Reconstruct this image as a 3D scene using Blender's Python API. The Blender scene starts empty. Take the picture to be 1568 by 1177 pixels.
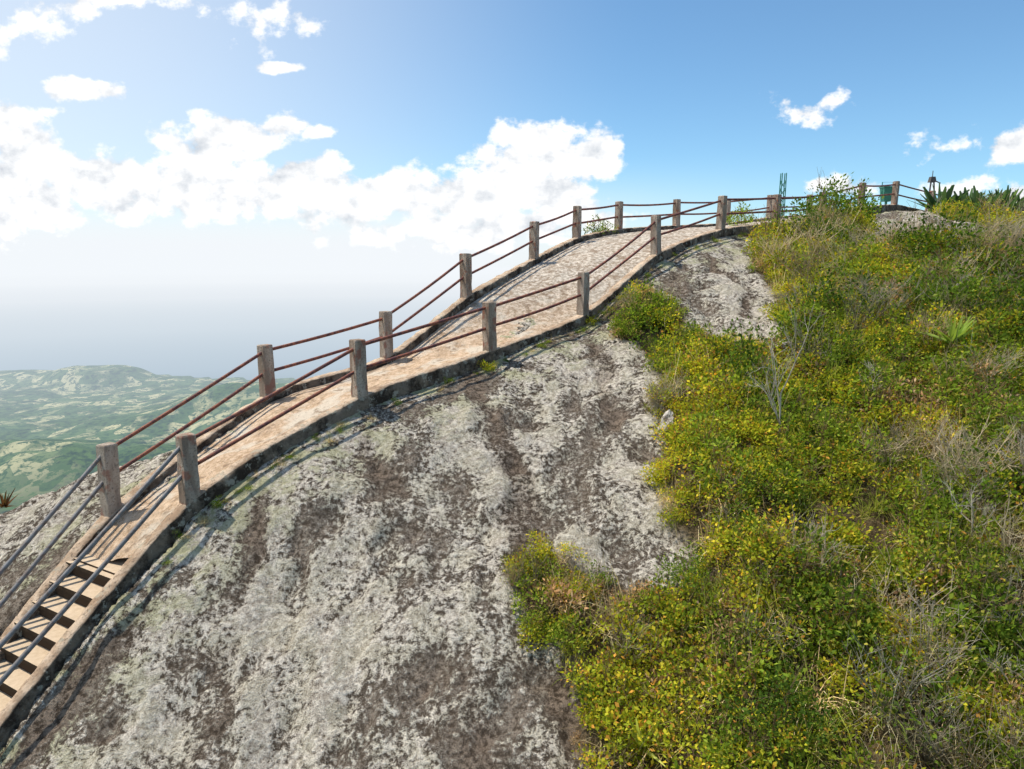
import bpy, math, numpy as np
from mathutils import Vector, Matrix
rng=np.random.default_rng(7)
col=bpy.context.scene.collection
R=math.radians
# ------------------------------------------------------------------ helpers
def new_obj(name,verts,faces,mat=None,parent=None,smooth=False,cols=None):
    me=bpy.data.meshes.new(name)
    verts=np.asarray(verts,dtype=np.float32)
    if isinstance(faces,np.ndarray):
        nf,k=faces.shape
        me.vertices.add(len(verts)); me.vertices.foreach_set('co',verts.ravel())
        me.loops.add(nf*k); me.loops.foreach_set('vertex_index',faces.ravel().astype(np.int32))
        me.polygons.add(nf); me.polygons.foreach_set('loop_start',np.arange(0,nf*k,k,dtype=np.int32))
        me.polygons.foreach_set('loop_total',np.full(nf,k,dtype=np.int32))
        me.update(calc_edges=True); me.validate()
    else:
        me.from_pydata([tuple(map(float,v)) for v in verts],[],faces); me.update()
    if smooth: me.polygons.foreach_set('use_smooth',[True]*len(me.polygons))
    if cols is not None:
        a=me.color_attributes.new('col','FLOAT_COLOR','POINT')
        c=np.ones((len(verts),4),dtype=np.float32); c[:,:3]=cols; a.data.foreach_set('color',c.ravel())
    ob=bpy.data.objects.new(name,me); col.objects.link(ob)
    if mat: me.materials.append(mat)
    if parent: ob.parent=parent
    return ob
def empty(name,loc=(0,0,0)):
    e=bpy.data.objects.new(name,None); e.location=loc; col.objects.link(e); return e
T=rng.random((256,256))
def vnoise(x,y,s=0):
    x=x+s*17.31; y=y+s*9.77
    xi=np.floor(x).astype(int); yi=np.floor(y).astype(int); fx=x-xi; fy=y-yi
    fx=fx*fx*(3-2*fx); fy=fy*fy*(3-2*fy)
    a=T[xi%256,yi%256]; b=T[(xi+1)%256,yi%256]; c=T[xi%256,(yi+1)%256]; d=T[(xi+1)%256,(yi+1)%256]
    return (a*(1-fx)+b*fx)*(1-fy)+(c*(1-fx)+d*fx)*fy
def fbm(x,y,o=4,s=0,g=.5):
    t=0;a=1;n=0
    for i in range(o):
        t=t+a*vnoise(x*2**i,y*2**i,s+i*3); n+=a; a*=g
    return t/n-.5
def catmull(P,m=12):
    P=np.array(P,float); Q=np.vstack([2*P[0]-P[1],P,2*P[-1]-P[-2]]); out=[]
    for i in range(1,len(Q)-2):
        p0,p1,p2,p3=Q[i-1:i+3]
        for t in np.arange(m)/m:
            cr=.5*((2*p1)+(-p0+p2)*t+(2*p0-5*p1+4*p2-p3)*t*t+(-p0+3*p1-3*p2+p3)*t**3)
            out.append(cr*.65+(p1+(p2-p1)*t)*.35)
    out.append(P[-1]); return np.array(out)
# ------------------------------------------------------------------ surveyed points (metres, world)
F=[(-6.9,7.0,-6.3),(-4.96,10.04,-3.54),(-2.81,12.37,-2.38),(-.48,14.51,-1.8),(1.73,16.75,-1.19),(3.95,19.09,.3),(6.53,21.92,1.09),(8.99,23.9,1.37),(11.43,25.88,1.64),(14.08,28.42,2.24),(16.79,30.92,2.58),(19.6,32.91,2.39),(22.55,35.44,2.32),(25.71,37.95,2.14)]
B=[(-7.5,8.1,-5.85),(-6.4,10.39,-3.86),(-4.83,13.26,-2.53),(-2.81,15.18,-2.03),(-1.14,17.13,-.77),(.62,19.83,.17),(2.08,22.49,.85),(3.82,25.1,1.25),(6.37,27.17,1.48),(9.0,29.4,1.7),(11.7,31.9,2.1),(14.5,34.3,2.35),(17.5,36.6,2.3),(21,39,2.1)]
C=[(0,7.01,-5.75),(0,9.05,-4.53),(0,11.5,-3.32),(-3.56,9.05,-4.53),(-3.39,10.1,-3.75),(-2.94,7.1,-5.83),(-1.39,7.01,-5.75),(-4.53,7.18,-5.9),(-6.23,7.36,-6.04),(-5.55,8.42,-4.96),(-2.04,11.21,-3.23),(-1.71,9.05,-4.53),(3.35,16.25,-1.16),(5.14,17.13,-.73),(6.14,20.71,.56),(2.71,12.88,-2.42),(2.27,10.54,-3.58),(2.42,8.86,-4.44),(4.2,13.75,-2.04),(6.11,13.56,-2.01),(7.78,13.06,-1.94),(7.94,18,-.43),(10.02,17.19,-.41),(12.08,20.9,.47),(13.83,26.66,1.45),(15.69,25.63,1.4),(11.73,16.18,-.39),(14.85,20.41,.55),(4.41,9.4,-3.69),(6.12,9.12,-3.58),(7.73,9.95,-2.87),(5.48,6.48,-5.32),(2.99,6.65,-5.46),(5.13,11.15,-2.99),(6.66,10.96,-2.94),(3.42,7.88,-4.83),(-9.75,12.37,-4.73),(-8.38,12.28,-4.07)]
pts=[(x,y,z-.22) for x,y,z in F[1:]]+[(x,y,z-.25) for x,y,z in B[1:9]]
for x,y,z in B[2:9]: pts+=[(x-.8,y+.8,z-1.0),(x-3,y+3,z-4),(x-10,y+10,z-14)]
for x,y,z in F[8:]: pts+=[(x-3,y+3,z-.5),(x-6,y+6,z-3),(x-12,y+12,z-11)]
pts+=C+[(-12,15,-8),(-9,17,-8),(-14,10,-9),(-20,12,-18),(-10,5,-9),(-6,0,-11),(0,2,-9),(8,1,-9),(18,0,-11),(16,10,-4.5),(24,15,-5),(30,20,-6),(38,30,-6),(30,38,-1),(-20,0,-20),(36,5,-14)]
pts=np.array(pts); P=pts[:,:2]; n=len(P)
def tps(r2): return np.where(r2>1e-12,.5*r2*np.log(r2+1e-20),0)
A=np.zeros((n+3,n+3)); A[:n,:n]=tps(((P[:,None]-P[None])**2).sum(-1))+np.eye(n)*.03; A[:n,n]=1; A[:n,n+1:]=P; A[n,:n]=1; A[n+1:,:n]=P.T
w=np.linalg.solve(A,np.concatenate([pts[:,2],[0,0,0]]))
def H0(x,y):
    o=np.empty(len(x))
    for i in range(0,len(x),20000):
        q=np.stack([np.clip(x[i:i+20000],-24,42),np.clip(y[i:i+20000],-4,54)],-1)
        o[i:i+20000]=tps(((q[:,None]-P[None])**2).sum(-1))@w[:n]+w[n]+q@w[n+1:]
    ex=np.maximum(0,-24-x)+np.maximum(0,x-42)+np.maximum(0,-4-y)+np.maximum(0,y-54)
    return o-ex*1.1
Fc=catmull(F); Bc=catmull(B); Cc=(Fc+Bc)/2; Wc=np.linalg.norm((Fc-Bc)[:,:2],axis=1)/2
Vpoly=np.array([(7.4,22.4),(7.3,20.9),(6.7,18.9),(6.7,17.1),(6.0,15.1),(5.1,14.3),(4.3,14.6),(4.0,16.0),(3.5,17.4),(2.9,17.3),(2.3,16.9),(2.2,16),(2.9,14.8),(2.8,13.1),(2.9,11.9),(2.6,11.2),(2.2,10.4),(2.2,9.8),(2.6,9.3),(2.8,8.7),(2.4,8.7),(1.9,8.9),(1.4,9.3),(.7,9.6),(0,9.6),(.1,9.1),(.4,8.5),(.9,8.2),(.9,7.7),(.9,6.9),(1.2,3),(40,3),(42,34),(30,38),(26,36.5),(22.5,34),(19,31.2),(17.5,28.6),(18.0,26),(17.1,22.3),(14.3,19.2),(12.3,19.2),(11.3,22),(12.5,24.8),(13.7,27.2),(11.3,25.2),(9.2,23.5)])
def sdist(x,y,poly):
    ins=np.zeros(len(x),bool); dm=np.full(len(x),1e9)
    for i in range(len(poly)):
        x1,y1=poly[i]; x2,y2=poly[(i+1)%len(poly)]
        c=((y1>y)!=(y2>y)); t=(x2-x1)*(y-y1)/((y2-y1) if abs(y2-y1)>1e-9 else 1e-9)+x1
        ins^=c&(x<t)
        L=(x2-x1)**2+(y2-y1)**2; k=np.clip(((x-x1)*(x2-x1)+(y-y1)*(y2-y1))/L,0,1)
        dm=np.minimum(dm,np.hypot(x-x1-k*(x2-x1),y-y1-k*(y2-y1)))
    return np.where(ins,dm,-dm)
def vegf(x,y): return sdist(x,y,Vpoly)+fbm(x*1.3,y*1.3,4,5)*1.0
# water-stain runnels down the rock face (world polylines, half width)
RUN=[([(-.75,13.9),(-.55,13.0),(-.25,11.6),(.1,10.2),(.45,9.2)],.22),([(-3.75,10.3),(-3.8,9.4),(-3.75,8.4),(-3.95,7.2),(-4.0,6)],.15),([(1.7,15.4),(2.0,14),(1.9,12.4)],.2),
([(-.8,7.8),(-.5,7.2),(-.3,6)],.3),([(-4.75,9.3),(-5.4,8.2),(-6.1,7.1)],.2),([(-2.5,11.7),(-2.2,11.0),(-1.9,10.6)],.16),([(.8,8.0),(.6,7.0),(.6,6)],.26),([(4.5,20),(4.3,18.6),(4.2,17.2)],.3),([(5.6,19.4),(5.8,17.6),(5.4,16)],.14)]
def runnel(x,y):
    o=np.zeros(len(x)); wx=x+fbm(x*.9,y*.9,3,91)*.9+fbm(x*3.3,y*3.3,4,92,.6)*.5; wy=y
    br=.25+2.2*fbm(x*2.0,y*1.3,4,93,.65)
    for pl,hw in RUN:
        for (x1,y1),(x2,y2) in zip(pl[:-1],pl[1:]):
            L=(x2-x1)**2+(y2-y1)**2; k=np.clip(((wx-x1)*(x2-x1)+(wy-y1)*(y2-y1))/L,0,1)
            d=np.hypot(wx-x1-k*(x2-x1),wy-y1-k*(y2-y1))
            o=np.maximum(o,np.clip(1.3-.75*d/hw,0,1.0))
    return np.clip(o*(br+.55),0,1)
def pathd(x,y):
    dmin=np.full(len(x),1e9); idx=np.zeros(len(x),int)
    for i in range(len(Cc)):
        d=np.hypot(x-Cc[i,0],y-Cc[i,1])-Wc[i]
        m=d<dmin; dmin[m]=d[m]; idx[m]=i
    return dmin,idx
def terrain(x,y,full=False):
    z=H0(x,y); v=vegf(x,y); pd,idx=pathd(x,y); ru=runnel(x,y)
    vm=np.clip(v/.5,0,1); near=np.clip(pd/1.2,0,1)
    rock=fbm(x*.5,y*.5,3,1)*.45+fbm(x*1.6,y*1.0,4,2)*.30+fbm(x*4.5,y*4,4,9,.65)*.16
    pit=fbm(x*2.6,y*2.1,3,13); rock-=np.clip(-pit-.08,0,1)*.7
    rn=fbm(x*1.3+fbm(x*.5,y*.5,2,4)*1.6,y*.22,3,11); rock-= np.clip(-rn-.06,0,1)*.3+ru*.07
    veg=fbm(x*.45,y*.45,3,21)*.9+fbm(x*1.5,y*1.5,3,22)*.7
    z=z+near*((1-vm)*rock+vm*veg)
    z=np.where(pd<.12,np.minimum(z,Cc[idx,2]-.22-np.where(Cc[idx,1]<10.3,.5,0)),z)
    return (z,v,pd,ru,pit) if full else (z,v,pd)
# ------------------------------------------------------------------ node helper
class NT:
    def __init__(s,nt): s.nt=nt; nt.nodes.clear()
    def n(s,t,**k):
        nd=s.nt.nodes.new(t)
        for a,b in k.items():
            if a=='I':
                for i,vv in b.items():
                    if isinstance(vv,bpy.types.NodeSocket): s.nt.links.new(vv,nd.inputs[i])
                    else: nd.inputs[i].default_value=vv
            else: setattr(nd,a,b)
        return nd
    def m(s,op,a,b=0,c=0,clamp=False):
        return s.n('ShaderNodeMath',operation=op,use_clamp=clamp,I={0:a,1:b,2:c}).outputs[0]
    def mix(s,f,a,b,bt='MIX'):
        nd=s.n('ShaderNodeMix',data_type='RGBA',blend_type=bt,I={0:f})
        for i,v in ((6,a),(7,b)):
            if isinstance(v,bpy.types.NodeSocket): s.nt.links.new(v,nd.inputs[i])
            else: nd.inputs[i].default_value=(*v,1)
        return nd.outputs[2]
    def noise(s,vec,sc,det=4,ro=.55,dist=0,dim='3D'):
        return s.n('ShaderNodeTexNoise',noise_dimensions=dim,I={'Vector':vec,'Scale':sc,'Detail':det,'Roughness':ro,'Distortion':dist}).outputs[0]
    def ss(s,x,a,b):
        return s.n('ShaderNodeMapRange',interpolation_type='SMOOTHSTEP',I={0:x,1:a,2:b}).outputs[0]
    def map(s,vec,sc=(1,1,1),lo=(0,0,0),ro=(0,0,0)):
        return s.n('ShaderNodeMapping',I={'Vector':vec,'Scale':sc,'Location':lo,'Rotation':ro}).outputs[0]
def mat(name):
    m=bpy.data.materials.new(name); m.use_nodes=True; return m,NT(m.node_tree)
def finish(t,colr,rough=.9,bump=None,bs=.5,bd=.02,spec=.2,metal=0):
    p=t.n('ShaderNodeBsdfPrincipled',I={'Base Color':colr if isinstance(colr,bpy.types.NodeSocket) else (*colr,1),'Roughness':rough,'Metallic':metal,'Specular IOR Level':spec})
    if bump is not None:
        b=t.n('ShaderNodeBump',I={'Height':bump,'Strength':bs,'Distance':bd}); t.nt.links.new(b.outputs[0],p.inputs['Normal'])
    o=t.n('ShaderNodeOutputMaterial',I={0:p.outputs[0]}); return p
def finish_d(t,colr,bump=None,bs=.5,bd=.02):
    p=t.n('ShaderNodeBsdfDiffuse',I={0:colr})
    if bump is not None:
        b=t.n('ShaderNodeBump',I={'Height':bump,'Strength':bs,'Distance':bd}); t.nt.links.new(b.outputs[0],p.inputs['Normal'])
    t.n('ShaderNodeOutputMaterial',I={0:p.outputs[0]})
# ------------------------------------------------------------------ rock
mr,t=mat('lichen_granite'); g=t.n('ShaderNodeNewGeometry').outputs['Position']
med=t.noise(g,2.1,5,.7); fine=t.noise(g,12,5,.8); tiny=t.noise(g,46,2,.7)
at=t.n('ShaderNodeAttribute',attribute_name='mask').outputs['Color']
at2=t.n('ShaderNodeAttribute',attribute_name='mask2').outputs['Color']
sep=t.n('ShaderNodeSeparateColor',I={0:at}); vegm,curbm,lowm=sep.outputs[0],sep.outputs[1],sep.outputs[2]
sep2=t.n('ShaderNodeSeparateColor',I={0:at2}); run,stc,pitm=sep2.outputs[0],sep2.outputs[1],sep2.outputs[2]
wv=t.m('ADD',t.m('MULTIPLY',fine,1.65),t.m('ADD',t.m('MULTIPLY',t.m('SUBTRACT',stc,.5),.62),t.m('ADD',t.m('MULTIPLY',t.m('SUBTRACT',pitm,.5),.65),t.m('MULTIPLY',t.m('SUBTRACT',med,.5),.75))))
wv=t.m('SUBTRACT',wv,t.m('MULTIPLY',lowm,.10))
wv=t.m('SUBTRACT',wv,t.m('MULTIPLY',curbm,.04)); wv=t.m('SUBTRACT',wv,t.m('MULTIPLY',run,.24))
white=t.ss(wv,.635,.80)
speck=t.ss(tiny,.34,.5)
dark=t.mix(med,(.055,.042,.031),(.16,.125,.095))
dark=t.mix(t.ss(fine,.40,.58),dark,(.37,.31,.25))
wh=t.mix(t.ss(fine,.42,.64),(.46,.40,.33),(.90,.83,.72))
grn=t.m('MULTIPLY',t.ss(med,.45,.57),t.m('ADD',t.m('MULTIPLY',curbm,.75),.15),clamp=True)
wh=t.mix(grn,wh,(.48,.48,.26))
rock=t.mix(t.m('MULTIPLY',white,t.m('ADD',t.m('MULTIPLY',speck,.65),.35)),dark,wh)
ds=t.m('MULTIPLY',t.ss(run,.2,.9),.45); rock=t.mix(ds,rock,t.mix(t.ss(fine,.4,.65),(.045,.03,.022),(.29,.195,.135)))
soil=t.mix(fine,(.05,.038,.02),(.28,.21,.12))
c=t.mix(vegm,rock,soil)
hb=t.m('ADD',t.m('MULTIPLY',white,.35),t.m('ADD',t.m('MULTIPLY',fine,1.6),t.m('MULTIPLY',tiny,.35)))
finish_d(t,c,hb,.95,.07)
def axis(a,b,lo,hi,st,co):
    return np.concatenate([np.arange(lo,a,co),np.arange(a,b,st),np.arange(b,hi,co)])
xs=axis(-13,24,-60,80,.07,1.5); ys=axis(3.5,34,-50,100,.07,1.5)
X,Y=np.meshgrid(xs,ys); x=X.ravel(); y=Y.ravel(); z,v,pd,ru,pit=terrain(x,y,True)
nx=len(xs); ny=len(ys); idx=np.arange(nx*ny).reshape(ny,nx)
f=np.stack([idx[:-1,:-1],idx[:-1,1:],idx[1:,1:],idx[1:,:-1]],-1).reshape(-1,4)
ter=new_obj('granite_hilltop',np.stack([x,y,z],-1),f,mr,smooth=True)
a=ter.data.color_attributes.new('mask','FLOAT_COLOR','POINT')
m=np.ones((len(x),4),np.float32); m[:,0]=np.clip(v/.25+.3,0,1); m[:,1]=np.clip(1-pd/1.6,0,1); m[:,2]=np.clip((8.3+fbm(x*.5,y*.5,2,3)*2-y)/2.0,0,1)
a.data.foreach_set('color',m.ravel())
a=ter.data.color_attributes.new('mask2','FLOAT_COLOR','POINT')
wx=x+fbm(x*.8,y*.8,3,95)*1.4
m[:,0]=ru; m[:,1]=.5+fbm(wx*2.1,y*.5,4,96,.6)*1.0; m[:,2]=.5+pit; a.data.foreach_set('color',m.ravel())
def ground(x,y):
    x=np.atleast_1d(np.asarray(x,float)); y=np.atleast_1d(np.asarray(y,float)); return terrain(x,y)[0]
# ------------------------------------------------------------------ walkway
mp,t=mat('sandy_rock_path'); g=t.n('ShaderNodeNewGeometry').outputs['Position']
n1=t.noise(g,1.3,4,.6); n2=t.noise(g,9,6,.75); n3=t.noise(g,45,2,.6); yy=t.n('ShaderNodeSeparateXYZ',I={0:g}).outputs[1]
c=t.mix(t.ss(n2,.3,.7),(.42,.28,.17),(.78,.60,.44)); c=t.mix(t.ss(n1,.48,.62),c,(.68,.59,.48))
up=t.ss(yy,14.5,19); c=t.mix(t.m('MULTIPLY',up,.8),c,t.mix(t.ss(n2,.42,.6),(.30,.25,.2),(.76,.70,.62)))
c=t.mix(t.ss(n3,.6,.72),c,(.2,.14,.1)); c=t.mix(t.m('MULTIPLY',t.ss(t.noise(g,3.5,5,.7),.53,.65),.8),c,(.27,.19,.13)); finish_d(t,c,t.m('ADD',n2,t.m('MULTIPLY',n3,.4)),.95,.07)
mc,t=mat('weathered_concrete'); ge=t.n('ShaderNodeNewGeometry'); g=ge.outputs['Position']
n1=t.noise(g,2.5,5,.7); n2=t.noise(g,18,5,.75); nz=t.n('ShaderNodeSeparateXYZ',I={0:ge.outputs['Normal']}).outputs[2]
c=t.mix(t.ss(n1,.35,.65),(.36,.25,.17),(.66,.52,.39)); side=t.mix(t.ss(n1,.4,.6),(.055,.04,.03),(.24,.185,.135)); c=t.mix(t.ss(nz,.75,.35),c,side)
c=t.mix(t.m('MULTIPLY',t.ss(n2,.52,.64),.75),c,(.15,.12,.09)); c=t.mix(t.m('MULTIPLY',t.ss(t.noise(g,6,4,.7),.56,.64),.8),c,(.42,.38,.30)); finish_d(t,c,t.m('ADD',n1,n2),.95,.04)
i0=9; L=len(Fc)
fa=Fc[i0:]; ba=Bc[i0:]; K=14; rows=[]
for i in range(len(fa)*3-2):
    k=i/3; a0=int(k); fr=k-a0; a1=min(a0+1,len(fa)-1)
    p=fa[a0]*(1-fr)+fa[a1]*fr; q=ba[a0]*(1-fr)+ba[a1]*fr
    for j in range(K+1):
        s=j/K; r=p*(1-s)+q*s; r=r.copy(); r[2]+= -.03*(1-s)-.16*s +float(fbm(np.array([r[0]*2.]),np.array([r[1]*2.]),4,31)[0])*.18*math.sin(math.pi*min(max(s,.04),.96)); rows.append(r)
nr=len(rows)//(K+1); idx=np.arange(nr*(K+1)).reshape(nr,K+1)
f=np.stack([idx[:-1,:-1],idx[1:,:-1],idx[1:,1:],idx[:-1,1:]],-1).reshape(-1,4)
new_obj('walkway_path',rows,f[:,::-1].copy(),mp,smooth=True)
def sweep(line,prof,name,mat,parent=None,nseed=0,rough=.018,sub=6):
    line=np.array(line); LL=[]
    for i in range(len(line)-1):
        for k in range(sub): LL.append(line[i]*(1-k/sub)+line[i+1]*k/sub)
    LL.append(line[-1]); line=np.array(LL)
    tg=np.gradient(line,axis=0); tg[:,2]=0; tg/=np.linalg.norm(tg,axis=1)[:,None]; nn=np.stack([tg[:,1],-tg[:,0],tg[:,2]*0],-1)
    V=[]
    for i,p in enumerate(line):
        for j,(o,dz) in enumerate(prof):
            s=np.array([p[0]*5+j*3.1]); q=np.array([p[1]*5])
            V.append(p+nn[i]*(o+float(fbm(s,q,4,nseed,.65)[0])*rough*4)+np.array([0,0,dz+float(fbm(s,q,4,nseed+7,.65)[0])*rough*3]))
    k=len(prof); idx=np.arange(len(V)).reshape(-1,k)
    f=np.stack([idx[:-1,:-1],idx[1:,:-1],idx[1:,1:],idx[:-1,1:]],-1).reshape(-1,4)
    return new_obj(name,V,f,mat,parent)
prof=[(-.11,-.6),(-.11,-.3),(-.105,-.025),(-.085,0),(0,.004),(.095,0),(.12,-.025),(.125,-.3),(.13,-.75)]
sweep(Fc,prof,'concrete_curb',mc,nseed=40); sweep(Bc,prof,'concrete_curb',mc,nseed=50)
SV=[];SF=[]
def box(c,ax,ay,az,hx,hy,hz,VV,FF,taper=0):
    b=len(VV); c=np.array(c)
    for sz in (-1,1):
        for sx,sy in ((-1,-1),(1,-1),(1,1),(-1,1)):
            k=1-taper*(sz+1)/2
            VV.append(c+ax*hx*sx*k+ay*hy*sy*k+az*hz*sz)
    for q in ((3,2,1,0),(4,5,6,7),(0,1,5,4),(1,2,6,5),(2,3,7,6),(3,0,4,7)): FF.append([b+i for i in q])
Z=np.array([0,0,1.])
top=(Fc[i0]+Bc[i0])/2; bot=(Fc[0]+Bc[0])/2
dh=bot-top; dh2=np.array([dh[0],dh[1],0]); Lh=np.linalg.norm(dh2); ax=dh2/Lh; ay=np.array([-ax[1],ax[0],0]); N=9
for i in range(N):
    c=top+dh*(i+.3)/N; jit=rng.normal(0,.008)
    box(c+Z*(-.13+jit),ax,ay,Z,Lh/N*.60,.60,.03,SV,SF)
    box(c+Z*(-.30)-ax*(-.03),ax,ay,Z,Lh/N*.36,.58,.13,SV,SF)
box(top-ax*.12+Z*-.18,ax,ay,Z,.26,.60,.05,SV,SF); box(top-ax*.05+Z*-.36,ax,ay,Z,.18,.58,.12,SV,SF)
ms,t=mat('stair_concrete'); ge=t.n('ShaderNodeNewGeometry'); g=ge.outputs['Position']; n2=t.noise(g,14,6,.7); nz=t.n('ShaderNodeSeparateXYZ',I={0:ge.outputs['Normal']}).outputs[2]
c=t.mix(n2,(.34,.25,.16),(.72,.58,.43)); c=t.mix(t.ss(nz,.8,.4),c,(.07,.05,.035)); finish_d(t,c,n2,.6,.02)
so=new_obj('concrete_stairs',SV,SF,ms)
mpost,t=mat('post_concrete'); ge=t.n('ShaderNodeNewGeometry'); g=ge.outputs['Position']
oi=t.n('ShaderNodeObjectInfo').outputs['Random']
n1=t.noise(t.map(g,(5,5,1.6)),1,5,.6); n2=t.noise(g,30,5,.75)
c=t.mix(t.ss(n1,.35,.65),(.24,.17,.125),(.50,.41,.33)); c=t.mix(t.ss(n2,.5,.66),c,(.14,.105,.08)); c=t.mix(t.m('MULTIPLY',t.ss(t.noise(g,4.5,3),.56,.66),.75),c,(.30,.10,.06))
c=t.mix(t.m('MULTIPLY',oi,.3),c,(.40,.36,.31)); finish_d(t,c,t.m('ADD',n1,n2),.9,.025)
mrail,t=mat('rusty_painted_pipe'); g=t.n('ShaderNodeNewGeometry').outputs['Position']; n2=t.noise(g,9,5,.7)
finish(t,t.mix(t.ss(n2,.4,.62),(.10,.04,.04),(.27,.09,.05)),.65,n2,.3,.004,.3)
mgal,t=mat('grey_steel_pipe'); g=t.n('ShaderNodeNewGeometry').outputs['Position']; n2=t.noise(g,12,5,.7)
finish(t,t.mix(t.ss(n2,.4,.7),(.17,.17,.175),(.12,.08,.06)),.5,n2,.3,.004,.5)
def tube(pts,r,V,Fs,seg=8,r2=None):
    pts=[np.array(p,float) for p in pts]; b0=len(V)
    for i,p in enumerate(pts):
        d=(pts[min(i+1,len(pts)-1)]-pts[max(i-1,0)]); d/=np.linalg.norm(d)+1e-9
        u=np.cross(d,Z if abs(d[2])<.9 else np.array([1.,0,0])); u/=np.linalg.norm(u); w_=np.cross(u,d)
        rr=r if r2 is None else r+(r2-r)*i/(len(pts)-1)
        for k in range(seg):
            a=2*math.pi*k/seg; V.append(p+u*math.cos(a)*rr+w_*math.sin(a)*rr)
    for i in range(len(pts)-1):
        for k in range(seg):
            k2=(k+1)%seg; Fs.append([b0+i*seg+k,b0+i*seg+k2,b0+(i+1)*seg+k2,b0+(i+1)*seg+k])
def railing(Pl,hts):
    e=empty('walkway_railing',Pl[1]); tops=[]
    for i,p in enumerate(Pl):
        p=np.array(p); q=np.array(Pl[min(i+1,len(Pl)-1)])-np.array(Pl[max(i-1,0)]); q[2]=0; q/=np.linalg.norm(q); r=np.array([q[1],-q[0],0])
        h=hts[i]; lean=rng.normal(0,.016,2)
        V0=[];F0=[]; nseg=7
        for k in range(nseg+1):
            zz=-.3+(h+.3)*k/nseg; sc=1-.05*k/nseg-(.10 if k==nseg else 0)
            for sx,sy in ((-1,-1),(0,-1.02),(1,-1),(1.02,0),(1,1),(0,1.02),(-1,1),(-1.02,0)):
                j=rng.normal(0,.005,2); V0.append(q*(.115*sx*sc+j[0])+r*(.105*sy*sc+j[1])+np.array([lean[0]*zz,lean[1]*zz,zz]))
        for k in range(nseg):
            for a_ in range(8): F0.append([k*8+a_,k*8+(a_+1)%8,(k+1)*8+(a_+1)%8,(k+1)*8+a_])
        for a_ in range(8): V0[(nseg-1)*8+a_][2]=h-.02
        F0.append([nseg*8+a_ for a_ in range(8)])
        ob=new_obj('post_%d'%i,V0,F0,mpost); ob.location=p; ob.parent=e; ob.matrix_parent_inverse=Matrix.Translation(-Vector(Pl[1]))
        tops.append((p,h))
    for lev,(off) in enumerate((.12,.54)):
        for i in range(len(Pl)-1):
            V=[];Fs=[]
            a=tops[i][0]+Z*(tops[i][1]-off+rng.normal(0,.01)); b=tops[i+1][0]+Z*(tops[i+1][1]-off+rng.normal(0,.01)); sag=rng.normal(0,.02)
            tube([a+(b-a)*k/6+Z*(-abs(sag)*math.sin(math.pi*k/6)) for k in range(7)],.033,V,Fs)
            ob=new_obj('rail_%d_%d'%(lev,i),V,Fs,mgal if i==0 else mrail,smooth=True); ob.parent=e; ob.matrix_parent_inverse=Matrix.Translation(-Vector(Pl[1]))
railing(F,[1.0,1.0,1.03,1.02,1.0,1.0,1.0,.95,.97,.98,.98,.98,.98,.98])
railing(B,[1.05,1.08,.98,1.0,1.03,1.02,.98,.95,.98,.98,.98,.98,.98,.98])
# ------------------------------------------------------------------ foliage materials
def leafmat(name,trans=.45):
    m_,t=mat(name); a=t.n('ShaderNodeAttribute',attribute_name='col').outputs['Color']
    o=t.n('ShaderNodeObjectInfo').outputs['Random']
    c=t.mix(1.0,a,t.mix(o,(.66,.72,.70),(1.5,1.4,1.2)),'MULTIPLY')
    d=t.n('ShaderNodeBsdfDiffuse',I={0:c}); tr=t.n('ShaderNodeBsdfTranslucent',I={0:t.mix(1.0,c,(1.3,1.3,.6),'MULTIPLY')})
    mx=t.n('ShaderNodeMixShader',I={0:trans,1:d.outputs[0],2:tr.outputs[0]})
    t.n('ShaderNodeOutputMaterial',I={0:mx.outputs[0]}); return m_
ML=leafmat('leaf_foliage',.44); MD=leafmat('dry_foliage',.3)
def nrm(a): return a/(np.linalg.norm(a,axis=-1,keepdims=True)+1e-9)
def leaves(cen,dirs,l,wd,cols,fold=.25):
    n_=len(cen); up=nrm(rng.normal(size=(n_,3))+np.array([0,0,1.2])); s=nrm(np.cross(dirs,up)); nn=np.cross(s,dirs)
    l=np.asarray(l)[:,None]*np.ones((n_,1)); 
    v=np.stack([cen,cen+dirs*l*.5+s*l*wd+nn*l*fold*.3,cen+dirs*l,cen+dirs*l*.5-s*l*wd+nn*l*fold*.3],1)
    return v.reshape(-1,3),np.arange(n_*4).reshape(n_,4),np.repeat(cols,4,0)
def blades(base,dirs,l,wd,cols,seg=3,droop=.5):
    n_=len(base); V=np.zeros((n_,(seg+1)*2,3)); side=nrm(np.cross(dirs,np.array([0,0,1.])+rng.normal(size=(n_,3))*.3))
    for k in range(seg+1):
        s=k/seg; p=base+dirs*(l*s)[:,None]; p[:,2]-=droop*l*s*s*np.hypot(dirs[:,0],dirs[:,1])
        w_=wd*(1-s*.85); V[:,2*k]=p-side*w_; V[:,2*k+1]=p+side*w_
    fs=[]
    for k in range(seg): fs.append(np.arange(n_)[:,None]*(seg+1)*2+np.array([2*k,2*k+1,2*k+3,2*k+2])[None])
    return V.reshape(-1,3),np.concatenate(fs),np.repeat(cols,(seg+1)*2,0)
def join(parts):
    V=[];Fq=[];Cl=[];b=0
    for v_,f_,c_ in parts: V.append(v_);Fq.append(f_+b);Cl.append(c_);b+=len(v_)
    return np.concatenate(V),np.concatenate(Fq),np.concatenate(Cl)
def pal(n_,cs,ps):
    cs=np.array(cs); k=rng.choice(len(cs),n_,p=ps); return cs[k]*rng.uniform(.6,1.4,(n_,1))
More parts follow.
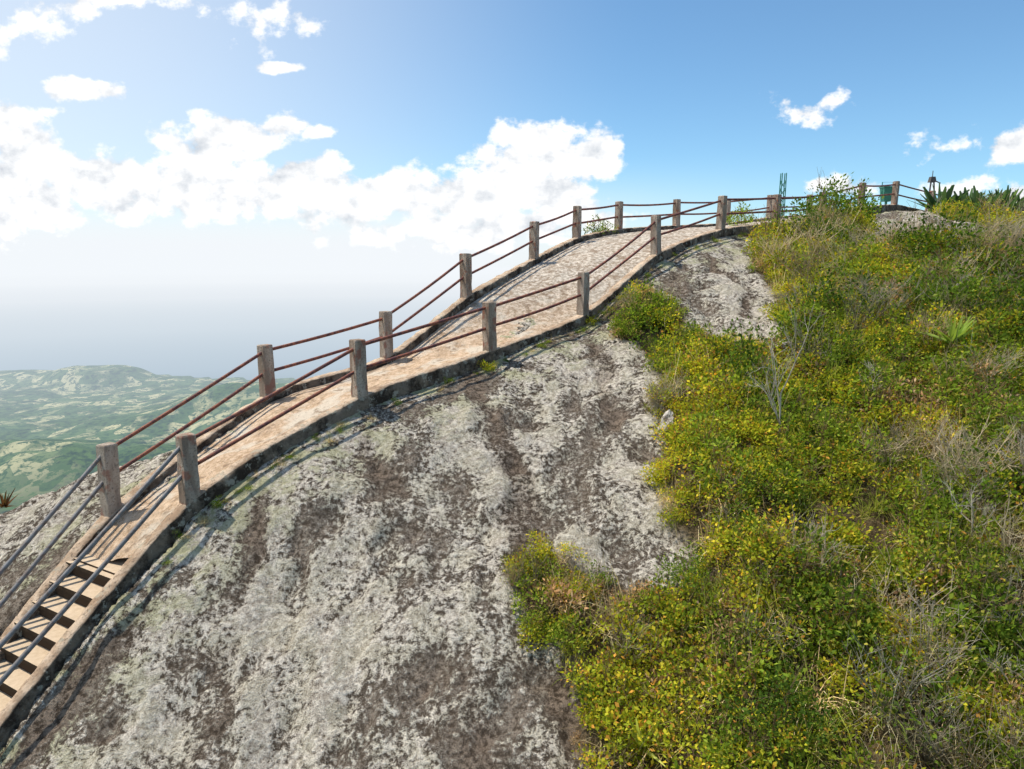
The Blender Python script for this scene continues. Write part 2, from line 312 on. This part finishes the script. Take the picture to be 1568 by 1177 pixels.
def twigs(nst,Rr,Hh,colr,r=.005):
    V=[];Fs=[]
    for i in range(nst):
        a=rng.uniform(0,6.28); s=rng.uniform(.3,1); p=np.zeros(3); q=np.array([math.cos(a)*Rr*s,math.sin(a)*Rr*s,Hh*rng.uniform(.6,1.1)])
        mid=q*.5+rng.normal(0,.05,3)*Rr*3; tube([p,mid,q],r,V,Fs,3,r*.4)
        for k in range(4):
            s2=rng.uniform(.4,.95); b=mid+(q-mid)*(s2*2-1) if s2>.5 else mid*s2*2
            tube([b,b+nrm(rng.normal(size=3)+np.array([0,0,.8])+q)*Rr*.4],r*.5,V,Fs,3,r*.25)
    return np.array(V),np.array(Fs),np.tile(np.array(colr),(len(V),1))
def shrub(nl,Rr,Hh,ll,cs,ps,wd=.32,clumps=9):
    cc=[]
    for i in range(clumps):
        a=rng.uniform(0,6.28); s=math.sqrt(rng.uniform(0,1))*.9; cc.append((math.cos(a)*s*Rr,math.sin(a)*s*Rr,Hh*(1-s*s*.6)*rng.uniform(.35,1.1)))
    cc=np.array(cc); k=rng.integers(0,clumps,nl); off=nrm(rng.normal(size=(nl,3)))*rng.uniform(.2,1.15,(nl,1))*Rr*.40; off[:,2]*=.8
    cen=cc[k]+off; cen[:,2]=np.maximum(cen[:,2],-.02)
    dirs=nrm(nrm(off)+np.array([0,0,.5])+rng.normal(size=(nl,3))*.5)
    parts=[leaves(cen,dirs,rng.uniform(.6,1.3,nl)*ll,wd,pal(nl,cs,ps))]
    parts.append(twigs(6,Rr*.8,Hh*1.15,(.3,.23,.15)))
    return join(parts)
protos={}
YG=[(.42,.42,.04),(.28,.34,.035),(.60,.49,.055),(.52,.27,.06)]
GR=[(.15,.23,.03),(.22,.30,.045),(.08,.13,.022),(.36,.34,.07)]
ST=[(.56,.45,.28),(.40,.30,.18),(.66,.58,.42)]
protos['yellow_green_shrubs']=[(shrub(430,.32,.28,.044,YG,[.42,.37,.14,.07],clumps=11),ML),(shrub(380,.36,.34,.041,YG,[.28,.49,.13,.10]),ML)]
protos['green_shrubs']=[(shrub(450,.34,.36,.045,GR,[.4,.32,.15,.13],clumps=11),ML),(shrub(380,.30,.46,.052,GR,[.3,.37,.2,.13],.24),ML)]
protos['dark_green_bushes']=[(shrub(1100,.6,.8,.058,[(.07,.125,.022),(.11,.18,.03),(.19,.25,.05)],[.45,.4,.15],.27,22),ML)]
def grass(nb,Rr,ll,cs,ps,droop=.6,wd=.004,up=1.2):
    base=np.zeros((nb,3)); base[:,:2]=rng.normal(0,Rr*.4,(nb,2)); d=rng.normal(size=(nb,3)); d[:,2]=np.abs(d[:,2])*.5+up; d=nrm(d)
    return blades(base,d,rng.uniform(.5,1.2,nb)*ll,wd,pal(nb,cs,ps),3,droop)
protos['dry_grass']=[(grass(150,.25,.42,ST,[.5,.3,.2],.7,.0045,.7),MD),(grass(120,.3,.6,ST+[(.25,.3,.06)],[.4,.2,.2,.2],.9,.005,.5),MD)]
protos['green_grass']=[(grass(120,.2,.42,[(.24,.31,.05),(.38,.41,.09),(.48,.42,.2)],[.45,.3,.25],.7,.006,.9),ML)]
protos['dead_ferns']=[(join([shrub(260,.28,.26,.06,[(.42,.26,.15),(.28,.17,.10),(.52,.38,.26)],[.4,.3,.3],.2),grass(70,.25,.4,ST,[.5,.3,.2],.9)]),MD)]
protos['twig_bushes']=[(twigs(24,.45,.6,(.50,.44,.36),.005),MD),(join([twigs(22,.4,.7,(.44,.37,.29),.005),shrub(180,.4,.5,.038,GR,[.25,.25,.25,.25])]),ML)]
# ------------------------------------------------------------------ scatter
M_=18000
px=rng.uniform(-.5,27,M_); py=rng.uniform(5,34,M_); v=vegf(px,py); pd,_=pathd(px,py)
keep=(v>0)&(pd>.35); keep&=(rng.random(M_)< np.where(py<14,1.0,.56)); keep&=(px<py*.82+4); keep&=(fbm(px*1.1,py*1.1,2,66)>-.30)
px,py,v=px[keep],py[keep],v[keep]
def gs(x0,y0,r): return np.exp(-((px-x0)**2+(py-y0)**2)/r**2)
na=fbm(px*.8,py*.8,3,61)*2; nb=fbm(px*1.1,py*1.1,3,62)*2; nc=fbm(px*1.1,py*1.1,3,63)*2; nd=fbm(px*1.5,py*1.5,2,64)*2
W_={}
W_['yellow_green_shrubs']=np.clip(.65+2.2*np.exp(-v/1.5)+1.8*gs(8,21,3.2)+.9*gs(3.6,11.5,1.8)+na*2.0-1.6*gs(3.4,16.4,1.5),0,9)
W_['green_shrubs']=np.clip(.80+nb*1.8+2.4*gs(3.2,16.3,1.6)+.9*gs(6.5,13,2.2)+.5*gs(4.5,7,1.5),0,9)
W_['dry_grass']=np.clip(.30+nc*1.8+1.2*gs(2.1,7.5,.5)+1.2*gs(3.8,8.2,.7)+1.0*gs(7.7,11,1.2)+.5*gs(11,17,4)+.5*gs(6.3,8.3,.9),0,9)
W_['green_grass']=np.clip(.4-nc*.8+.3*gs(2.5,6.5,1.5),0,9)
W_['dead_ferns']=np.clip(.10+nd*.8+1.8*gs(7.9,11.4,.9)+.7*gs(8.3,16.1,.9)+.5*gs(3.5,8.5,.7)+.4*gs(5.8,9.6,.7),0,9)
W_['twig_bushes']=np.clip(.13+.6*gs(10,16,3.5)+.7*gs(12.5,19,3)+.4*gs(6,8.8,1.1)+.25*gs(7,10.5,2),0,9)
W_['dark_green_bushes']=np.clip(.014+nb*.035+.05*gs(3.4,16.3,1.2)+.18*gs(9.3,13.2,1.5)+.09*gs(11,15,2)+.04*gs(5,6.8,1.4),0,9)
keys=list(W_); Wt=np.stack([W_[k] for k in keys],-1); Wt/=Wt.sum(1,keepdims=True); cum=Wt.cumsum(1); pick=(rng.random(len(px))[:,None]>cum).sum(1).clip(0,len(keys)-1)
pz=ground(px,py)
def gn_instancer(name,P3,rot,scl,proto):
    me=bpy.data.meshes.new(name); me.from_pydata([tuple(p) for p in P3],[],[])
    a=me.attributes.new('rot','FLOAT_VECTOR','POINT'); a.data.foreach_set('vector',rot.astype(np.float32).ravel())
    a=me.attributes.new('scl','FLOAT','POINT'); a.data.foreach_set('value',scl.astype(np.float32))
    ob=bpy.data.objects.new(name,me); col.objects.link(ob)
    ng=bpy.data.node_groups.new(name,'GeometryNodeTree'); ng.interface.new_socket('Geometry',in_out='INPUT',socket_type='NodeSocketGeometry'); ng.interface.new_socket('Geometry',in_out='OUTPUT',socket_type='NodeSocketGeometry')
    N_=ng.nodes; gi=N_.new('NodeGroupInput'); go=N_.new('NodeGroupOutput'); io=N_.new('GeometryNodeInstanceOnPoints'); oi=N_.new('GeometryNodeObjectInfo'); oi.inputs[0].default_value=proto; oi.inputs['As Instance'].default_value=True
    r=N_.new('GeometryNodeInputNamedAttribute'); r.data_type='FLOAT_VECTOR'; r.inputs[0].default_value='rot'; s=N_.new('GeometryNodeInputNamedAttribute'); s.data_type='FLOAT'; s.inputs[0].default_value='scl'
    L_=ng.links; L_.new(gi.outputs[0],io.inputs['Points']); L_.new(oi.outputs['Geometry'],io.inputs['Instance']); L_.new(r.outputs[0],io.inputs['Rotation']); L_.new(s.outputs[0],io.inputs['Scale']); L_.new(io.outputs[0],go.inputs[0])
    md=ob.modifiers.new('scatter','NODES'); md.node_group=ng
    proto.parent=ob; proto.hide_render=True
    return ob
for ki,k in enumerate(keys):
    sel=np.where(pick==ki)[0]; pr=protos[k]; part=rng.integers(0,len(pr),len(sel))
    for j,((V_,F_,C_),mt) in enumerate(pr):
        s=sel[part==j]
        if len(s)==0: continue
        po=new_obj(k+'_clump',V_,F_,mt,cols=C_)
        rot=np.stack([rng.normal(0,.18,len(s)),rng.normal(0,.18,len(s)),rng.uniform(0,6.28,len(s))],-1)
        scl=rng.uniform(.6,1.55,len(s))*(1+.025*np.clip(py[s]-10,0,20))*np.clip(.55+v[s]*.8,.55,1.05)
        gn_instancer(k,np.stack([px[s],py[s],pz[s]-.03],-1),rot,scl,po)
def tufts(name,pos,proto,sc):
    pos=np.array(pos); zz=ground(pos[:,0],pos[:,1]); k=len(pos)
    V_,F_,C_=proto[0]; po=new_obj(name+'_clump',V_,F_,proto[1],cols=C_)
    gn_instancer(name,np.stack([pos[:,0],pos[:,1],zz-.02],-1),np.stack([rng.normal(0,.2,k),rng.normal(0,.2,k),rng.uniform(0,6.28,k)],-1),rng.uniform(.6,1.2,k)*sc,po)
kp=[];kg=[]
for i in range(10,84):
    tg=Fc[min(i+1,L-1)]-Fc[i-1]; tg[2]=0; tg/=np.linalg.norm(tg); nn=np.array([tg[1],-tg[0],0])
    for r in range(3):
        dens=.5 if (i<22 or 40<i<62) else .22
        if rng.random()<dens:
            q=Fc[i]+nn*rng.uniform(.2,.42)+tg*rng.uniform(-.1,.1); (kp if rng.random()<.6 else kg).append(q[:2])
tufts('kerbside_weeds',kp,protos['green_shrubs'][0],.33); tufts('kerbside_grass',kg,protos['dry_grass'][0],.4)
tufts('ledge_bush',[(-.6,14.05),(-.35,14.2),(2.0,16.6),(2.4,17.0),(2.8,17.3)],protos['yellow_green_shrubs'][0],.6)
tufts('summit_shrub',[(8.1,24.6),(8.0,24.9),(3.0,24.3),(3.3,24.8)],protos['green_shrubs'][1],1.5)
# ------------------------------------------------------------------ bare trees
def bare_tree(name,loc,h,seed,thin=1):
    r_=np.random.default_rng(seed); V=[];Fs=[]
    def grow(p,d,l,r,lev):
        ps=[p]; dd=d.copy()
        for k in range(4):
            dd=nrm(dd+r_.normal(0,.05 if lev==0 else .14,3)); p=p+dd*l/4; ps.append(p)
        tube(ps,r,V,Fs,5,r*.6)
        if lev<4:
            for k in range(3 if lev else 5):
                s=ps[r_.integers(2,5)]; grow(s,nrm(dd*1.0+r_.normal(0,.38,3)+np.array([0,0,.3])),l*r_.uniform(.5,.75),r*.54,lev+1)
    grow(np.zeros(3),np.array([-.05,0,1.]),h*.42,.022*thin,0)
    mb,t=mat('pale_bark'); g=t.n('ShaderNodeNewGeometry').outputs['Position']; finish_d(t,t.mix(t.noise(g,25,4),(.28,.24,.18),(.58,.53,.44)))
    o=new_obj(name,V,Fs,mb); o.location=(loc[0],loc[1],float(ground(*loc)[0])-.05); return o
bare_tree('bare_tree',(4.45,11.0),2.6,4,1.0)
for q,h,s in (((6.2,8.7),1.1,5),((11.5,18.5),1.8,8),((6.9,10.4),1.2,9),((12.6,17.5),1.7,12),((5.0,7.6),.9,21),((7.2,9.2),1.1,22),((6.5,12),1.2,23),((9.2,14.6),1.5,24),((4.2,8.9),.9,25),((10.6,16.4),1.6,26),((5.6,6.9),.8,27)): bare_tree('dead_branches',q,h,s,.7)
def agave(name,x0,y0,n_,l,cs,z=None,wd=.035,droop=.15):
    a=np.arange(n_)*2.4+rng.normal(0,.1,n_); el=rng.uniform(.25,1.35,n_); d=np.stack([np.cos(a)*np.cos(el),np.sin(a)*np.cos(el),np.sin(el)],-1)
    V_,F_,C_=blades(d*.03,d,rng.uniform(.8,1.1,n_)*l,wd*l/.5*np.ones(1),pal(n_,cs,[1/len(cs)]*len(cs)),5,droop)
    o=new_obj(name,V_,F_,ML,cols=C_); o.location=(x0,y0,(float(ground(x0,y0)[0]) if z is None else z)+.05)
agave('agave_plant',1.5,7.1,22,.5,[(.38,.48,.1),(.5,.55,.16)],z=float(ground(1.5,7.1)[0])+.12)
agave('agave_plant',8.3,12.8,26,.6,[(.22,.32,.08),(.3,.4,.1)],z=float(ground(8.3,12.8)[0])+.4)
agave('agave_plant',-9.75,12.5,18,.38,[(.10,.05,.03),(.06,.04,.025)],z=float(ground(-9.75,12.5)[0])+.05)
for q in ((19.6,30.2),(20.8,30.6),(21.6,30),(20.3,29.2),(22.3,30.8),(18.9,31.0),(21.0,29.0),(19.4,29.0),(20.6,27.8),(21.8,28.6),(20.0,28.4),(21.4,27.4)): agave('agave_plant',q[0],q[1],44,1.45,[(.07,.13,.06),(.11,.18,.09)],wd=.075)
# ------------------------------------------------------------------ summit objects
mgreen,t=mat('green_painted_metal'); g=t.n('ShaderNodeNewGeometry').outputs['Position']; n2=t.noise(g,10,5); finish(t,t.mix(n2,(.02,.14,.10),(.06,.26,.19)),.5,n2,.2,.005,.4)
mdark,t=mat('dark_steel'); g=t.n('ShaderNodeNewGeometry').outputs['Position']; n2=t.noise(g,10,5); finish(t,t.mix(n2,(.05,.045,.04),(.12,.1,.09)),.6,n2,.2,.005,.4)
V=[];Fs=[]; bx,by=17.9,46.7; h0,h1=-8,5.9; ww=.15
cor=[(-ww,-ww),(ww,-ww),(ww,ww),(-ww,ww)]
for a_,b_ in cor: tube([(bx+a_*1.3,by+b_*1.3,h0),(bx+a_*.9,by+b_*.9,h1)],.035,V,Fs,5)
k=h0
while k<h1-.5:
    for i in range(4):
        a_,b_=cor[i],cor[(i+1)%4]; tube([(bx+a_[0],by+a_[1],k),(bx+b_[0],by+b_[1],k+.5)],.02,V,Fs,4)
    k+=.5
new_obj('lattice_mast',V,Fs,mgreen)
V=[];Fs=[]; ex,ey=np.array([1.,0,0]),np.array([0,1.,0])
box((17,32,3.1),ex,ey,Z*-1,.24,.2,.30,V,Fs,.25); box((17,32,3.43),ex,ey,Z,.27,.23,.025,V,Fs); box((17,32,2.6),ex,ey,Z,.04,.04,.35,V,Fs)
tube([(16.76,32,2.3),(16.76,32,3.65),(17.24,32,3.65),(17.24,32,2.3)],.022,V,Fs,5)
new_obj('litter_bin',V,Fs,mgreen)
V=[];Fs=[]
for a_ in ((-.3,-.2),(.3,-.2),(.0,.3)): tube([(22.2+a_[0],37.4+a_[1],1.8),(22.2+a_[0]*.25,37.4+a_[1]*.25,4.3)],.04,V,Fs,5)
box((22.2,37.4,4.4),ex,ey,Z,.16,.14,.14,V,Fs,.3); tube([(21.95,37.4,3.4),(22.45,37.4,3.4)],.03,V,Fs,5); tube([(22.2,37.4,4.5),(22.2,37.4,4.85)],.02,V,Fs,5); tube([(22.2,37.4,4.4),(22.6,37.3,4.2)],.03,V,Fs,5)
new_obj('survey_tripod_marker',V,Fs,mdark)
mb,t=mat('stone_masonry'); g=t.n('ShaderNodeNewGeometry').outputs['Position']
n2=t.noise(g,8,5); finish_d(t,t.mix(n2,(.3,.2,.14),(.6,.46,.35)),n2,.5,.03)
V=[];Fs=[]
for i in range(9):
    for j in range(5):
        s=rng.uniform(.16,.25); box((22.7+i*.36+rng.normal(0,.04),38.2+i*.05+rng.normal(0,.03),1.6+j*.33),nrm(np.array([1,rng.normal(0,.2),0])),nrm(np.array([rng.normal(0,.2),1,0])),Z,s,.22,.165,V,Fs,.08)
new_obj('stone_wall',V,Fs,mb)
mst,t=mat('pale_stone'); g=t.n('ShaderNodeNewGeometry').outputs['Position']; n2=t.noise(g,11,6,.75); finish_d(t,t.mix(t.ss(n2,.4,.62),(.16,.13,.10),(.62,.57,.5)),n2,.8,.05)
def stone(x0,y0,s,dz=0):
    bpy.ops.mesh.primitive_ico_sphere_add(subdivisions=4,radius=1,location=(0,0,0)); o=bpy.context.object; o.name='boulder'; me=o.data; me.name='boulder'
    sx,sy,sz=s; sd=rng.uniform(0,50)
    for vv in me.vertices:
        c_=vv.co; k=1+float(fbm(np.array([c_.x*1.3+sd]),np.array([c_.y*1.3+c_.z*1.6+sd]),4,2)[0])*1.3
        vv.co=(c_.x*sx*k,c_.y*sy*k,c_.z*sz*k)
    me.materials.append(mst); o.location=(x0,y0,float(ground(x0,y0)[0])+sz*.3+dz); o.rotation_euler=(.2,.1,rng.uniform(0,6))
stone(2.75,11.8,(.12,.09,.2),.1); stone(6.4,13.6,(.5,.3,.2),.04); stone(5.9,14.2,(.4,.3,.12),.0)
# ------------------------------------------------------------------ far country
def hazemat(name,base_fn,scale):  # painted aerial haze: emissive haze colour blended over the surface by distance
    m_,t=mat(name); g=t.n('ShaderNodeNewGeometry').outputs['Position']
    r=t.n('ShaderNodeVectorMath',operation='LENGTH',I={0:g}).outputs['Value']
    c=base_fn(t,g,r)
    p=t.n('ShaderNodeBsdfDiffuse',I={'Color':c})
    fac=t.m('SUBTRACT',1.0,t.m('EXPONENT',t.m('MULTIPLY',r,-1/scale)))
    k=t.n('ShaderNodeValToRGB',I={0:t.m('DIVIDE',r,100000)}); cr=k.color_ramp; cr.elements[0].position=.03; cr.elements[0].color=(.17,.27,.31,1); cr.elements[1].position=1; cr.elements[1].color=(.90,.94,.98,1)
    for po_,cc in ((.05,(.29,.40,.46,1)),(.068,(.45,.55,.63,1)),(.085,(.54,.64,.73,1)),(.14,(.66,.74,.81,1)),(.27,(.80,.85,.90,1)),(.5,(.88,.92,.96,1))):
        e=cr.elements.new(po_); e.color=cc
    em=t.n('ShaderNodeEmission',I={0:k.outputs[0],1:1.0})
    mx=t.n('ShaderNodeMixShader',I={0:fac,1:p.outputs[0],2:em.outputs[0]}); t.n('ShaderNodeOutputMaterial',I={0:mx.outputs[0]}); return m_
def landc(t,g,r):
    vo=t.n('ShaderNodeTexVoronoi',I={'Vector':t.map(g,(1,.8,1),(0,0,0),(0,0,.5)),'Scale':.010,'Randomness':.85}); n1=t.noise(g,.0025,6,.65); n2=t.noise(g,.02,6,.75)
    sc=t.n('ShaderNodeSeparateColor',I={0:vo.outputs['Color']}).outputs[0]
    fld=t.mix(t.ss(sc,.4,.85),(.10,.16,.05),(.55,.50,.27)); fld=t.mix(t.ss(n2,.48,.57),fld,(.03,.07,.022)); fr=t.mix(t.ss(n2,.38,.62),(.006,.022,.006),(.09,.15,.03))
    return t.mix(t.m('MULTIPLY',t.ss(n1,.42,.51),t.ss(r,4000,4700)),fr,fld)
mland=hazemat('painted_haze_farmland',landc,9000.); msea=hazemat('painted_haze_sea',lambda t,g,r:t.mix(t.noise(g,.0006,4),(.03,.08,.13),(.05,.12,.18)),3000.)
th=np.concatenate([np.linspace(-80,40,481),np.linspace(42,278,60)]); th=np.radians(th[:-1]); rr=np.geomspace(70,16000,260)
TH,RR=np.meshgrid(th,rr); x=(RR*np.sin(TH)); y=(RR*np.cos(TH))
hill=np.abs(fbm(x/900,y/900,5,71))*2
slope=-.62*RR-25; base=-1195+hill*(60+420*np.clip((5200-RR)/2500,0,1))
z=np.maximum(slope,base); z=np.where(slope>base,slope+fbm(x/200,y/200,4,72)*60*np.clip(RR/400-.3,0,1),z)
def bump(cx,cy,rx,ry,h,p=4): 
    d=((x-cx)/rx)**2+((y-cy)/ry)**2; return h*np.exp(-d**(p/2))*(1+.25*fbm(x/250,y/250,3,75))
z=z+bump(-4180,6850,520,350,120,6)+bump(-5400,7000,900,400,80,2)+bump(-3500,6800,500,300,45,2)+bump(-2250,5400,520,500,210,2)+bump(-1400,5600,700,500,150,2)+bump(-3100,3900,700,350,130,2)+bump(-2300,3700,500,300,110,2)
z=np.where(y>7150+fbm(x/1500,x/3000,3,76)*900,-1260,z)
nt_=len(th); nr=len(rr); idx=np.arange(nt_*nr).reshape(nr,nt_); nxt=np.roll(idx,-1,1)
f=np.stack([idx[:-1],nxt[:-1],nxt[1:],idx[1:]],-1).reshape(-1,4)
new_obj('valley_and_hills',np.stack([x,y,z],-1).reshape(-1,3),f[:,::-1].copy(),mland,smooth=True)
g_=np.linspace(-250000,250000,41); X,Y=np.meshgrid(g_,g_); idx=np.arange(41*41).reshape(41,41)
f=np.stack([idx[:-1,:-1],idx[:-1,1:],idx[1:,1:],idx[1:,:-1]],-1).reshape(-1,4)
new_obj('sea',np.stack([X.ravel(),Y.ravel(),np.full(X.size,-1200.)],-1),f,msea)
# ------------------------------------------------------------------ light
SAZ,SEL=R(-72),R(64)
S=Vector((math.sin(SAZ)*math.cos(SEL),math.cos(SAZ)*math.cos(SEL),math.sin(SEL)))
sl=bpy.data.lights.new('sun','SUN'); sl.energy=5.0; sl.angle=R(.5); sl.color=(1,.93,.81); so=bpy.data.objects.new('sun',sl); col.objects.link(so); so.rotation_euler=S.to_track_quat('Z','Y').to_euler()
wd=bpy.data.worlds.new('World'); bpy.context.scene.world=wd; wd.use_nodes=True; t=NT(wd.node_tree)
sky=t.n('ShaderNodeTexSky',sky_type='NISHITA',sun_disc=False,sun_elevation=SEL,sun_rotation=SAZ,altitude=1200,air_density=1.0,dust_density=1.0,ozone_density=2.0)
bg=t.n('ShaderNodeBackground',I={0:t.mix(1.0,sky.outputs[0],(.82,1.07,1.12),'MULTIPLY'),1:.148})
d=t.n('ShaderNodeTexCoord').outputs['Generated']; sx=t.n('ShaderNodeSeparateXYZ',I={0:d}); dy=t.m('MAXIMUM',sx.outputs[1],.05)
u=t.m('DIVIDE',sx.outputs[0],dy); vv=t.m('DIVIDE',sx.outputs[2],dy)
p=t.n('ShaderNodeCombineXYZ',I={0:u,1:vv,2:0.0}).outputs[0]
CL=[(.042,.150,.09,.055,1.35),(.107,.145,.05,.045,1.2),(.034,.10,.11,.045,1.25),(-.06,.10,.13,.044,1.15),(-.16,.092,.11,.04,1.1),(-.25,.075,.12,.03,1),(.0,.06,.15,.036,1),(-.1,.045,.15,.03,.8),
(-.398,.172,.10,.038,1.25),(-.324,.188,.045,.025,1),(-.291,.118,.085,.044,1.2),(-.43,.105,.2,.05,1.3),(-.588,.115,.15,.048,1.3),(-.72,.10,.16,.07,1.3),(-.70,.17,.075,.06,1.1),
(-.585,.237,.085,.017,1),(-.32,.266,.04,.008,.9),(-.335,.327,.045,.034,.4),(-.54,.352,.12,.022,.5),(-.69,.31,.07,.025,.45),(-.28,.18,.03,.01,.5),
(.455,.109,.06,.018,.9),(.6,.160,.05,.016,.5),(.70,.165,.055,.03,.85),(.645,.104,.06,.018,.8),(.402,.207,.03,.012,.26),(.447,.222,.025,.012,.25),(.377,.226,.02,.016,.25),(.71,.10,.05,.018,.8),
(1.1,.12,.2,.04,1),(-1.2,.15,.3,.06,1)]
fld=None
for cx,cy,rx,ry,am in CL:
    q=t.n('ShaderNodeVectorMath',operation='MULTIPLY_ADD',I={0:p,1:(1/rx,1/ry,0),2:(-cx/rx,-cy/ry,0)}).outputs[0]
    l=t.n('ShaderNodeVectorMath',operation='LENGTH',I={0:q}).outputs['Value']; e=t.m('MULTIPLY_ADD',l,-am,am)
    fld=e if fld is None else t.m('MAXIMUM',fld,e)
def cn(off):
    pp=t.map(p,(1,1.35,1),off); return t.noise(pp,17,5,.58,0,'2D')
n_a=cn((0,0,0)); n_b=cn((.010,-.022,0))
dens=t.m('ADD',fld,t.m('MULTIPLY',t.m('SUBTRACT',n_a,.5),2.1))
al=t.ss(dens,.0,.42)
shade=t.m('MULTIPLY_ADD',t.m('SUBTRACT',n_a,n_b),2.1,.90,clamp=True)
thick=t.ss(dens,.45,1.0)
shade=t.m('SUBTRACT',shade,t.m('MULTIPLY',thick,.05),clamp=True)
front=t.ss(sx.outputs[1],.08,.2); al=t.m('MULTIPLY',al,front)
ccol=t.mix(shade,(.52,.58,.66),(1.14,1.14,1.14))
bgc=t.n('ShaderNodeBackground',I={0:ccol,1:1.0})
hl=t.m('MULTIPLY',t.ss(sx.outputs[2],.15,.02),t.ss(sx.outputs[0],.5,-.1))
hs=t.m('MULTIPLY',t.ss(sx.outputs[0],.2,-.65),.66)
hz=t.m('MAXIMUM',hl,hs)
bgh=t.n('ShaderNodeBackground',I={0:(.90,.94,.98,1),1:1.0})
m1=t.n('ShaderNodeMixShader',I={0:hz,1:bg.outputs[0],2:bgh.outputs[0]})
m2=t.n('ShaderNodeMixShader',I={0:al,1:m1.outputs[0],2:bgc.outputs[0]})
t.n('ShaderNodeOutputWorld',I={0:m2.outputs[0]})
wd.cycles.sampling_method='MANUAL'; wd.cycles.sample_map_resolution=256
# ------------------------------------------------------------------ camera
cam=bpy.data.cameras.new('camera'); co=bpy.data.objects.new('camera',cam); col.objects.link(co); co.rotation_euler=(R(80),0,0); cam.lens=24; cam.sensor_width=36; cam.clip_start=.1; cam.clip_end=400000
bpy.context.scene.camera=co
vs=bpy.context.scene.view_settings; vs.view_transform='Standard'; vs.look='None'; vs.exposure=0
print(len(px))
